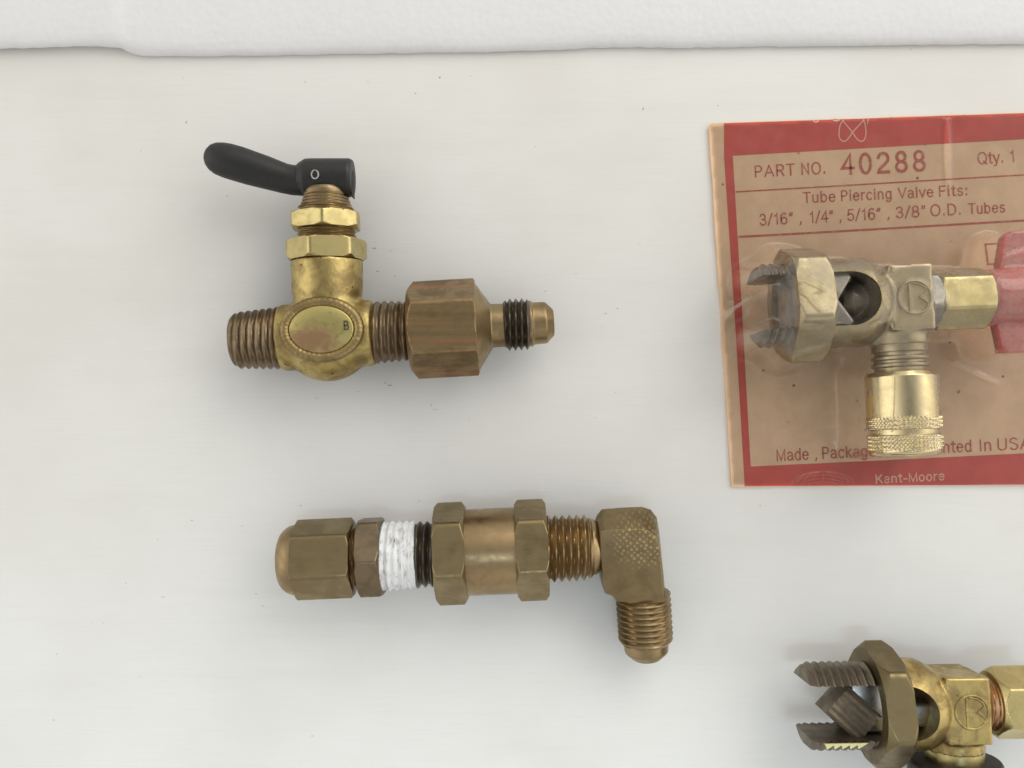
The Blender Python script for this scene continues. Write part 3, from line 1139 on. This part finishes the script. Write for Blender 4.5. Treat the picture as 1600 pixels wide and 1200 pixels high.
# elbow forging: rings given as seen from above at three heights
mid = [(932, 806), (940, 795.5), (970, 793), (1003, 791.5), (1017, 796), (1026, 808), (1030, 830), (1034, 870), (1038, 910), (1040, 941), (1000, 942), (962, 939),
       (956, 930), (945, 927), (938, 900), (934, 860)]
top = [(937, 829), (945, 827.5), (972, 826.5), (1001, 825.5), (1015, 829.5), (1025, 839), (1030.5, 855), (1033.5, 880), (1036, 912), (1038, 941), (1000, 943), (966, 940),
       (958, 931), (947, 928), (942, 902), (938, 866)]
zt, zm = ZB + 42, ZB - 6
ctr = Vector((0, 0, 0))
tw = [WP(x, y, zt - (y - 825) * 0.16) for x, y in top]
tw2 = [WP(x + (985 - x) * 0.03, y + (880 - y) * 0.03, zt + 1.5 - (y - 825) * 0.16) for x, y in top]
mw = [WP(x, y, zm - (y - 825) * 0.10) for x, y in mid]
bw = [Vector((p.x, p.y, 2 * zm - q.z + 8 - 0.0)) for p, q in zip([WP(x, y, zt) for x, y in top], tw)]
eb = part("elbow_body", loft([bw, mw, tw, tw2]), M["elbow"], r2, sharp=45, modify=beveler(2.2, 3, 30))
LG = Frame(1004.5, 926, ZB - 14, -85.5, 0, -7.0)
LG2 = LG
part("flare_thread", thread(LG, 0, 79, 43.0, 43.0, 9.2, 4.6, ends=(False, True)), M["brown"], r2)
part("flare_tip", lathe(LG, smooth_prof([(70, 22), (72, 35), (93, 34.5), (96, 33.5), (107, 22), (108, 17), (104, 14), (90, 13), (89, 2)])), M["brown"], r2)


# ================================================================== piercing valves
def piercing_valve(root, px, py, za, ang, nut, boxed):
    F = Frame(px, py, za, ang, -3 if boxed else -4)
    loc = root["_loc"]
    D = Frame(px, py, za, ang - 90, 0)               # along the branch
    m_body = M["hazy"] if boxed else M["yellow"]
    slot_geo = [box(F, (-320, -119), (-41, 41), (-90, 90)),
                prism(F, [(-119 + 41 * math.cos(t), 41 * math.sin(t)) for t in [2 * math.pi * j / 48 for j in range(48)]], -91, 91)]
    tip = -250 if boxed else -262
    pr = part("threaded_prong", thread(F, tip, -138, 66, 66, 12.0, 5.5, nth=96, ends=(True, False), tip=3), M["zinc"] if boxed else M["dark_steel"], root,
              modify=cutting(slot_geo, loc))
    flush_temp()
    bd = merge(
        lathe(F, [(-152, 66), (-148, 69.5), (-84, 69.5), (-62, 58), (-50, 48), (-20, 44)]),
        box(F, (-58, 9), (-50, 50), (-46, 48)),
        lathe(Frame(px, py, za, ang - 90, 0), [(0, 45), (20, 45), (74, 45)]) if False else lathe_branch(F, -29, [(0, 45), (20, 45), (70, 44.5)]),
    )
    part("valve_body", bd, m_body, root, modify=cutting(slot_geo, loc, pre=remesher(2.4, 5)))
    flush_temp()
    # raised round emblem with a letter
    em = []
    for i in range(48):
        t = 2 * math.pi * i / 48
        em.append(F((-21 + 25 * math.cos(t), 25 * math.sin(t) - 1, 47.6)))
    strokes = [tube_path(em, 2.1, 8, closed=True)]
    q = [[(-8, 22), (-8, -23)], [(-4, 22), (8, 20), (17, 14), (19, 8), (12, 2), (8, 0), (15, -5), (20, -10), (18, -17)]]
    for s in q:
        dense = []
        for (a, b2), (c, d) in zip(s[:-1], s[1:]):
            for i in range(4):
                dense.append(F((-21 + a + (c - a) * i / 4, b2 + (d - b2) * i / 4 - 1, 47.9)))
        dense.append(F((-21 + s[-1][0], s[-1][1] - 1, 47.9)))
        strokes.append(tube_path(dense, 1.7, 6))
    part("raised_emblem", merge(*strokes), m_body, root, sharp=70)
    # big ring nut
    if boxed:
        part("ring_nut", hexagon(F, -206, -151, 95, face=11, c0=(0.91, 0.8), c1=(0.90, 0.9), bore=64), M["hazy"], root)
    else:
        part("ring_nut", hexagon(F, -163, -120, 98, face=11, c0=(0.88, 1.0), c1=(0.90, 0.9), bore=64), M["nut_dark"], root)
    # packing side
    if boxed:
        part("packing_collar", hexagon(F, 8, 29, 50, face=12, c0=(0.93, 0.5), c1=(0.86, 1.2)), M["zinc"], root)
        part("packing_nut", hexagon(F, 27, 107, 49.5, face=6, c0=(0.90, 0.7), c1=(0.90, 0.7)), M["yellow_clean"], root)
    else:
        part("packing_thread", thread(F, 5, 46, 42, 42, 8.0, 3.0, ends=(False, False)), M["copper_ring"], root)
        part("packing_nut", hexagon(F, 30, 116, 56, face=4, c0=(0.84, 1.2), c1=(0.90, 0.7)), M["yellow_clean"], root)
        part("stem_end", lathe(F, smooth_prof([(110, 24), (111, 26), (180, 26), (183, 22), (184, 3)])), M["yellow_clean"], root)
    # piercing pin in the slot
    if boxed:
        part("piercing_pin", lathe(F, smooth_prof([(-60, 33), (-106, 33), (-120, 24), (-121, 2)])), M["black_thread"], root)  # pin enlarged and blackened: shade of the slot opening put into its colour
    else:
        part("piercing_pin", box(F, (-116, -72), (-28, 9), (-30, 32)), M["blue_steel"], root, modify=beveler(6, 4))
    return F


def lathe_branch(F, u, prof, nth=64):
    """profile along -v starting at axial position u"""
    verts, faces, rows = [], [], []
    for (x, r) in prof:
        row = []
        for i in range(nth):
            t = 2 * math.pi * i / nth
            row.append(len(verts))
            verts.append(F((u + r * math.sin(t), -x, r * math.cos(t))))
        rows.append(row)
    for a, c in zip(rows[:-1], rows[1:]):
        for i in range(nth):
            j = (i + 1) % nth
            faces.append((a[i], a[j], c[j], c[i]))
    faces.append(tuple(rows[0]))
    faces.append(tuple(reversed(rows[-1])))
    return verts, faces


# ---- loose one, lower right
r4 = thing("piercing_valve", "loose brass tube-piercing valve with slotted thread poking from its brown hex nut, bare on tabletop", "valve", WP(1450, 1098, 0), group="tube-piercing valves")
Z4 = 90.0
F4 = piercing_valve(r4, 1516, 1098, Z4, 1.0, -125, False)
jaw = part("clamp_jaw", prism(F4, [(-198, -38), (-142, -38), (-142, 38), (-190, 38)], -46, 16), M["steel"], r4, modify=beveler(3, 3))
JW = Frame(1330, 1113, Z4, -42, 0)
rib = []
for i in range(6):
    a = -22 + i * 44 / 5
    rib += [(a - 3.4, 0), (a, 1)] if i < 5 else [(a - 3.4, 0)]
prof = [(-27, -20)] + [(-24, 26)]
for i in range(5):
    a = -20 + i * 9.5
    prof += [(a, 28), (a + 4.7, 25.5)]
prof += [(25, 28), (28, -20)]
vs = [JW((-38, v * 1.08, w - 8)) for v, w in prof] + [JW((24, v * 1.08, w + 3)) for v, w in prof]
n = len(prof)
fs = [tuple(range(n)), tuple(range(n, 2 * n))[::-1]] + [(i, (i + 1) % n, n + (i + 1) % n, n + i) for i in range(n)]
part("ribbed_face", (vs, fs), M["dark_steel"], jaw, r4, sharp=25)
part("branch_cap", lathe_branch(F4, -29, smooth_prof([(84, 40), (84.5, 66), (90, 69), (170, 69), (176, 66), (177, 5)])), M["rubber"], r4)
part("branch_neck", lathe_branch(F4, -29, [(60, 44), (66, 44), (92, 42)]), M["yellow_clean"], r4)
teeth = [(-247, -42.5)]
for i in range(11):
    teeth.append((-244 + i * 6.0, -46 if i % 2 == 0 else -56))
teeth.append((-180, -42.5))


def on_prong(u, v, lift):
    return F4((u, v, math.sqrt(66.0 ** 2 - v * v) + lift))


tv = [on_prong(u, v, 0.6) for u, v in teeth] + [on_prong(u, v, -3) for u, v in teeth]
nt = len(teeth)
tf = [tuple(range(nt)), tuple(range(nt, 2 * nt))[::-1]] + [(i, (i + 1) % nt, nt + (i + 1) % nt, nt + i) for i in range(nt)]
part("worn_thread", (tv, tf), M["fresh_cut"], r4, smooth=False, label="bright yellow worn thread crests")


# ---- carded one under clear film
card_z = 5.0
rc = thing("backing_card", "brown cardboard backing card printed with red border and lettering under clear film", "packaging card", WP(1350, 470, 0))


def card_geo():
    tl, tr2, br, bl = (1108, 193), (1712, 172), (1738, 757), (1143.5, 760.5)
    out = []

    def edge(a, b, n, amp, seed):
        for i in range(n):
            f = i / n
            x = a[0] + (b[0] - a[0]) * f
            y = a[1] + (b[1] - a[1]) * f
            k = min(1.0, f * 12, (1 - f) * 12)
            dx = amp * k * mnoise.noise(Vector((f * 9, seed, 0))) + 0.5 * k * mnoise.noise(Vector((f * 60, seed, 2)))
            nx, ny = -(b[1] - a[1]), (b[0] - a[0])
            L = math.hypot(nx, ny)
            out.append((x + nx / L * dx, y + ny / L * dx))
    edge(bl, br, 70, 0.8, 1)
    edge(br, tr2, 50, 0.8, 2)
    edge(tr2, (1112, 192.5), 70, 1.6, 3)
    edge((1112, 192.5), (1107.5, 199), 3, 0.0, 3)
    edge((1107.5, 199), bl, 60, 1.5, 4)
    return out


card_out = card_geo()
topv = [WP(x, y, card_z) for x, y in card_out]
lowv = [Vector((p.x, p.y, 0.4)) for p in topv]
part("card_sheet", loft([lowv, topv]), M["kraft"], rc, sharp=30)

PZ = card_z + 0.45


def flat(poly, z=PZ):
    return [WP(x, y, z) for x, y in poly], [tuple(range(len(poly)))]


def inset_top(x):
    return 193 + (x - 1108) * (-21.0 / 604) + 0.8


band = part("red_border", merge(
    flat([(1131.5, 192.6), (1300, 187), (1500, 180.2), (1708, 173.2), (1709, 211), (1600, 217.3), (1400, 228.6), (1145, 243.2), (1131.5, 243.8)]),
    flat([(1131.5, 243.8), (1145, 243.2), (1159, 480), (1173, 729), (1162, 729.6), (1147, 480)]),
    flat([(1162, 729.6), (1173, 729), (1400, 718.3), (1600, 708.4), (1710, 703), (1733, 702), (1735, 756.2), (1600, 757), (1400, 758.4), (1163.5, 759.6)]),
    flat([(1690, 212.2), (1709, 211), (1733, 702), (1710, 703)]),
), M["red_ink"], rc)
part("printed_rule", ribbon([(1149.5, 299.8), (1300, 291), (1500, 279), (1690, 268)], 2.2, PZ), M["red_line"], rc)
part("printed_rule", ribbon([(1154, 370.1), (1300, 362), (1500, 350.3), (1694, 339)], 3.2, PZ), M["red_line"], rc)
part("printed_box", merge(ribbon([(1539, 381.6), (1618, 377)], 2.2, PZ), ribbon([(1540, 380), (1544, 414)], 2.6, PZ + 0.15), ribbon([(1542, 413), (1620, 409)], 2.2, PZ), ribbon([(1617, 376), (1620, 410)], 2.4, PZ + 0.15)), M["red_line"], rc)
part("printed_box", merge(ribbon([(1556, 551.6), (1620, 548)], 2.0, PZ), ribbon([(1554, 520), (1557, 552.5)], 2.2, PZ + 0.15), ribbon([(1554, 521), (1618, 517)], 2.0, PZ), ribbon([(1617, 517), (1620, 549)], 2.2, PZ + 0.15)), M["red_line"], rc)

TX = [("PART", (1179, 276.5), (1242, 273.2), 17.0, 0.13, 0.16),
      ("NO.", (1252, 272.5), (1291, 270.4), 17.0, 0.13, 0.16),
      ("40288", (1315, 272), (1447, 265.5), 29.5, 0.145, 0.26),
      ("Qty. 1", (1528, 256), (1587, 252), 17.0, 0.115, 0.08),
      ("Tube", (1255.5, 316.5), (1306, 314.2), 15.5, 0.13, 0.12),
      ("Piercing", (1314, 313.7), (1394, 310), 15.5, 0.13, 0.12),
      ("Valve", (1404, 309.5), (1459, 307), 15.5, 0.13, 0.12),
      ("Fits:", (1467, 306.6), (1513, 304.4), 15.5, 0.13, 0.12),
      ('3/16" ,', (1187, 351.5), (1254, 348), 16.5, 0.13, 0.10),
      ('1/4" ,', (1265, 347.6), (1316, 345), 16.5, 0.13, 0.10),
      ('5/16" ,', (1324, 344.3), (1391, 341), 16.5, 0.13, 0.10),
      ('3/8"', (1400, 340.2), (1447, 337.8), 16.5, 0.13, 0.10),
      ("O.D.", (1454, 337), (1503, 334.6), 16.5, 0.13, 0.12),
      ("Tubes", (1514, 334), (1571, 331), 15.5, 0.13, 0.12),
      ("Made ,", (1213, 720), (1278, 717), 17.0, 0.135, 0.10),
      ("Packaged", (1284.5, 716.5), (1381, 712), 17.0, 0.135, 0.10),
      ("& Printed", (1421, 709.5), (1519, 705), 17.0, 0.135, 0.10),
      ("In", (1530, 704.5), (1550, 703.5), 17.0, 0.135, 0.12),
      ("USA", (1558, 703), (1611, 700.6), 17.0, 0.135, 0.10)]
for s_, a_, b_, cap_, pen_, sp_ in TX:
    part("printed_word", text_geo(s_, a_, b_, cap_, PZ, pen_, sp_), M["red_line"], rc, smooth=False)
part("printed_word", text_geo("Kent-Moore", (1368, 755), (1476, 749.5), 12.5, PZ + 0.3, 0.17, 0.10), M["pink_ink"], band, rc, smooth=False)
# looped emblem at the head of the card, cut by its edge
def spline(pts, n=8):
    out = []
    for i in range(len(pts) - 1):
        p0, p1, p2, p3 = pts[max(i - 1, 0)], pts[i], pts[i + 1], pts[min(i + 2, len(pts) - 1)]
        for j in range(n):
            t = j / n
            out.append(tuple(0.5 * (2 * b + (c - a) * t + (2 * a - 5 * b + 4 * c - d) * t * t + (3 * b - a - 3 * c + d) * t ** 3)
                             for a, b, c, d in zip(p0, p1, p2, p3)))
    out.append(pts[-1])
    return out


lp = [ribbon(spline([(1316, 187.5), (1324, 197), (1332, 207), (1339, 217), (1346, 221), (1351, 217), (1353, 208), (1352, 196), (1349, 187)]), 1.9, PZ + 0.3),
      ribbon(spline([(1350, 187), (1342, 196), (1332, 207), (1325, 217), (1318, 221), (1312, 216), (1311, 206), (1313, 195), (1318, 187.5)]), 1.9, PZ + 0.5),
      ribbon([(1271, 188.6), (1275, 191.5), (1279, 188.4)], 2.4, PZ + 0.3), ribbon([(1357, 186), (1355, 194)], 1.6, PZ + 0.3),
      ribbon([(1302, 187.6), (1308, 189), (1312, 187.4)], 1.8, PZ + 0.3)]
part("looped_emblem", merge(*lp), M["pink_ink"], band, rc)
gl = []
for ry in (21, 15, 9, 4):
    gl.append(ribbon(arc_pts(1286, 757, 50 * (0.35 + 0.65 * ry / 21), ry, 8, 172), 0.7, PZ + 0.3))
for i in range(9):
    a = 10 + i * 20
    x = 1286 + 50 * math.cos(math.radians(a))
    gl.append(ribbon([(1286 + 8 * math.cos(math.radians(a)), 736 + 1.0), (1286 + 32 * math.cos(math.radians(a)), 742.5 - 3 * math.sin(math.radians(a))), (x, 756 - 4 * math.sin(math.radians(a)))], 0.6, PZ + 0.45 + 0.1 * i))
part("globe_emblem", merge(*gl), M["faint_ink"], band, rc)

r3 = thing("piercing_valve", "pale brass tube-piercing valve sealed under clear film on the red bordered card", "valve", WP(1390, 470, card_z), group="tube-piercing valves")
Z3 = card_z + 86.0
F3 = piercing_valve(r3, 1429, 469.5, Z3, 2.2, -157, True)
part("clamp_jaw", prism(F3, [(-200, -37), (-116, -37), (-114, -33), (-136, 0), (-114, 33), (-116, 37), (-200, 37)], -46, 48), M["zinc"], r3, modify=beveler(2, 2))
part("branch_thread", merge(lathe_branch(F3, -29, [(60, 42), (80, 41), (81, 37), (86, 37), (88, 42), (92, 42), (94, 38), (97, 38), (99, 42), (103, 42), (105, 38), (120, 38)])), M["hazy"], r3)


def knurl_cap():
    verts, faces, rows = [], [], []
    nth = 180
    for x in seq(112, 240, 1.25):
        row = []
        for i in range(nth):
            t = 2 * math.pi * i / nth
            r = 54.0
            if x < 118:
                r = 54 - (118 - x) * 0.7
            band1 = 181 <= x <= 199
            band2 = 208 <= x <= 232
            if band1 or band2:
                a = (x / 6.2 + i / nth * 62) % 1.0
                b2 = (x / 6.2 - i / nth * 62) % 1.0
                r = 53.0 + 2.1 * min(1 - abs(2 * a - 1), 1 - abs(2 * b2 - 1)) * 1.6
            elif 199 < x < 208:
                r = 51.5
            if x > 232:
                r = min(r, 44 + 10 * math.sqrt(max(0.0, 1 - ((x - 232) / 8.0) ** 2)))
            row.append(len(verts))
            verts.append(F3((-29 + r * math.sin(t), -x, r * math.cos(t))))
        rows.append(row)
    for a, c in zip(rows[:-1], rows[1:]):
        for i in range(nth):
            j = (i + 1) % nth
            faces.append((a[i], a[j], c[j], c[i]))
    faces.append(tuple(rows[0]))
    faces.append(tuple(reversed(rows[-1])))
    return verts, faces


part("knurled_cap", knurl_cap(), M["gold"], r3, sharp=50)
# red wing knob on the packing stem
kb = merge(lathe(F3, [(104, 20), (106, 40), (114, 44), (170, 44), (178, 38), (179, 4)]),
           prism(F3, [(126 + x, y) for x, y in [(0, -80), (8, -88), (40, -88), (52, -80), (54, -40), (54, 40), (56, 92), (46, 102), (26, 102), (16, 94), (4, 40), (-6, -40)]], -13, 13))
part("wing_knob", kb, M["red_plastic"], r3, modify=beveler(3, 3))


# ------------------------------------------------------------------ the clear film drawn over valve and card
def film_geo():
    V, Fc = RECORD[r3.name]
    tree = BVHTree.FromPolygons([tuple(v) for v in V], Fc)
    step = 2.1
    k = (H - card_z) / H
    x0, x1 = (1112 - 800) * k, (1732 - 800) * k
    y0, y1 = (600 - 757) * k, (600 - 176) * k
    nx, ny = int((x1 - x0) / step), int((y1 - y0) / step)
    base = PZ + 1.0
    obst = [[base] * nx for _ in range(ny)]
    for j in range(ny):
        for i in range(nx):
            p = Vector((x0 + i * step, y0 + j * step, 400))
            hit = tree.ray_cast(p, Vector((0, 0, -1)))
            if hit[0] is not None:
                obst[j][i] = max(base, hit[0].z + 1.0)
    import numpy as np
    ob = np.array(obst)
    # leave a little slack over narrow gaps
    h = ob.copy()
    g = np.full((ny, nx), 1.5)
    for i in range(nx):
        f = min(1.0, max(0.0, ((x0 + i * step) / k + 800 - 1215) / 60.0))
        g[:, i] = 0.40 + 1.1 * f
    g = g[1:-1, 1:-1]
    for it in range(700):
        a = h.copy()
        a[1:-1, 1:-1] = 0.25 * (h[:-2, 1:-1] + h[2:, 1:-1] + h[1:-1, :-2] + h[1:-1, 2:]) - g
        h = np.maximum(ob, a)
    for it in range(5):
        a = h.copy()
        a[1:-1, 1:-1] = 0.2 * (h[:-2, 1:-1] + h[2:, 1:-1] + h[1:-1, :-2] + h[1:-1, 2:] + h[1:-1, 1:-1])
        h = np.maximum(ob, a)
    # pulled creases
    def crease(ax, ay, bx, by, amp, wid):
        A2 = WP(ax, ay, 0)
        B2 = WP(bx, by, 0)
        d = B2 - A2
        L = d.length
        for j in range(ny):
            for i in range(nx):
                q = Vector((x0 + i * step, y0 + j * step, 0)) - A2
                t = q.dot(d) / L / L
                if 0 <= t <= 1:
                    dist = abs(q.x * d.y - q.y * d.x) / L
                    if dist < wid:
                        h[j, i] += amp * (1 - dist / wid) * math.sin(math.pi * min(1, t * 1.0 + 0.02)) ** 0.6
    crease(1132, 494, 1215, 440, 11, 9)
    crease(1476, 186, 1478, 300, 4, 7)
    crease(1130, 500, 1205, 420, 7, 5)
    crease(1150, 520, 1235, 520, 6, 5)
    crease(1135, 475, 1230, 470, 5, 5)
    crease(1196, 455, 1226, 500, 7, 5)
    crease(1190, 560, 1245, 545, 5, 5)
    crease(1296, 415, 1345, 432, 6, 5)
    crease(1345, 432, 1314, 466, 7, 5)
    crease(1314, 466, 1340, 508, 7, 5)
    crease(1340, 508, 1300, 520, 6, 5)
    crease(1470, 560, 1560, 600, 4, 6)
    crease(1505, 420, 1560, 400, 4, 5)
    crease(1336, 560, 1330, 690, 6, 6)
    crease(1180, 440, 1236, 470, 5, 6)
    out2 = [(WP(x, y, card_z).x, WP(x, y, card_z).y) for x, y in card_out]
    verts, faces = [], []
    idx = {}

    def inside(x, y):
        # inside the card's slanted left and right sides
        f = (y1 - y) / (y1 - y0)
        xl = (1110 - 800 + 35.5 * f) * k
        xr = (1712 - 800 + 26 * f - 4) * k
        yt = (600 - 193 + (x / k + 800 - 1108) * 21.0 / 604 - 2) * k
        return xl <= x <= xr and y <= yt
    for j in range(ny):
        for i in range(nx):
            x, y = x0 + i * step, y0 + j * step
            if inside(x, y):
                idx[(i, j)] = len(verts)
                verts.append(Vector((x, y, float(h[j, i]))))
    for j in range(ny - 1):
        for i in range(nx - 1):
            q = [(i, j), (i + 1, j), (i + 1, j + 1), (i, j + 1)]
            if all(c in idx for c in q):
                faces.append(tuple(idx[c] for c in q))
    return verts, faces


flm = part("clear_film", film_geo(), M["film"], rc, sharp=80)


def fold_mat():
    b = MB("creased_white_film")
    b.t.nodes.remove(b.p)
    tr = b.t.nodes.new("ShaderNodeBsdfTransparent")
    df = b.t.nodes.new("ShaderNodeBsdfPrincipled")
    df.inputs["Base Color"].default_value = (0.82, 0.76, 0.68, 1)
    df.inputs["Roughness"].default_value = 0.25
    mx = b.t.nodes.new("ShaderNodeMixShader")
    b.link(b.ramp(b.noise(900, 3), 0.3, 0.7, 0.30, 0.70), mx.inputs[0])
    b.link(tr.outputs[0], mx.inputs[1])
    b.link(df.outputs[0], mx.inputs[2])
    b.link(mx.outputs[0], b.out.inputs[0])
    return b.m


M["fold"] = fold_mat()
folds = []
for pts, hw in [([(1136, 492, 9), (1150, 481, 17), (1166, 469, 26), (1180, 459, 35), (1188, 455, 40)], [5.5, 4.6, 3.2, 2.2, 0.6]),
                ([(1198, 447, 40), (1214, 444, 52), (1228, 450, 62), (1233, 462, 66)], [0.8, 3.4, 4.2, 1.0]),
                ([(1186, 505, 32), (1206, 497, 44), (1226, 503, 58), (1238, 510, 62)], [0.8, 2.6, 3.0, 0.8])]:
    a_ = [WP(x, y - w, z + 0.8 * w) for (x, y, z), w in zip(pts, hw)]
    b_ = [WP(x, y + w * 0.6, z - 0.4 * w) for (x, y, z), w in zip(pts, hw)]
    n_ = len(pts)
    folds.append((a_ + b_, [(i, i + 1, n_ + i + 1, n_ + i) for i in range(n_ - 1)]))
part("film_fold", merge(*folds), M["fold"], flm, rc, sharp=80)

for o in bpy.data.objects:
    if "_loc" in o.keys():
        del o["_loc"]
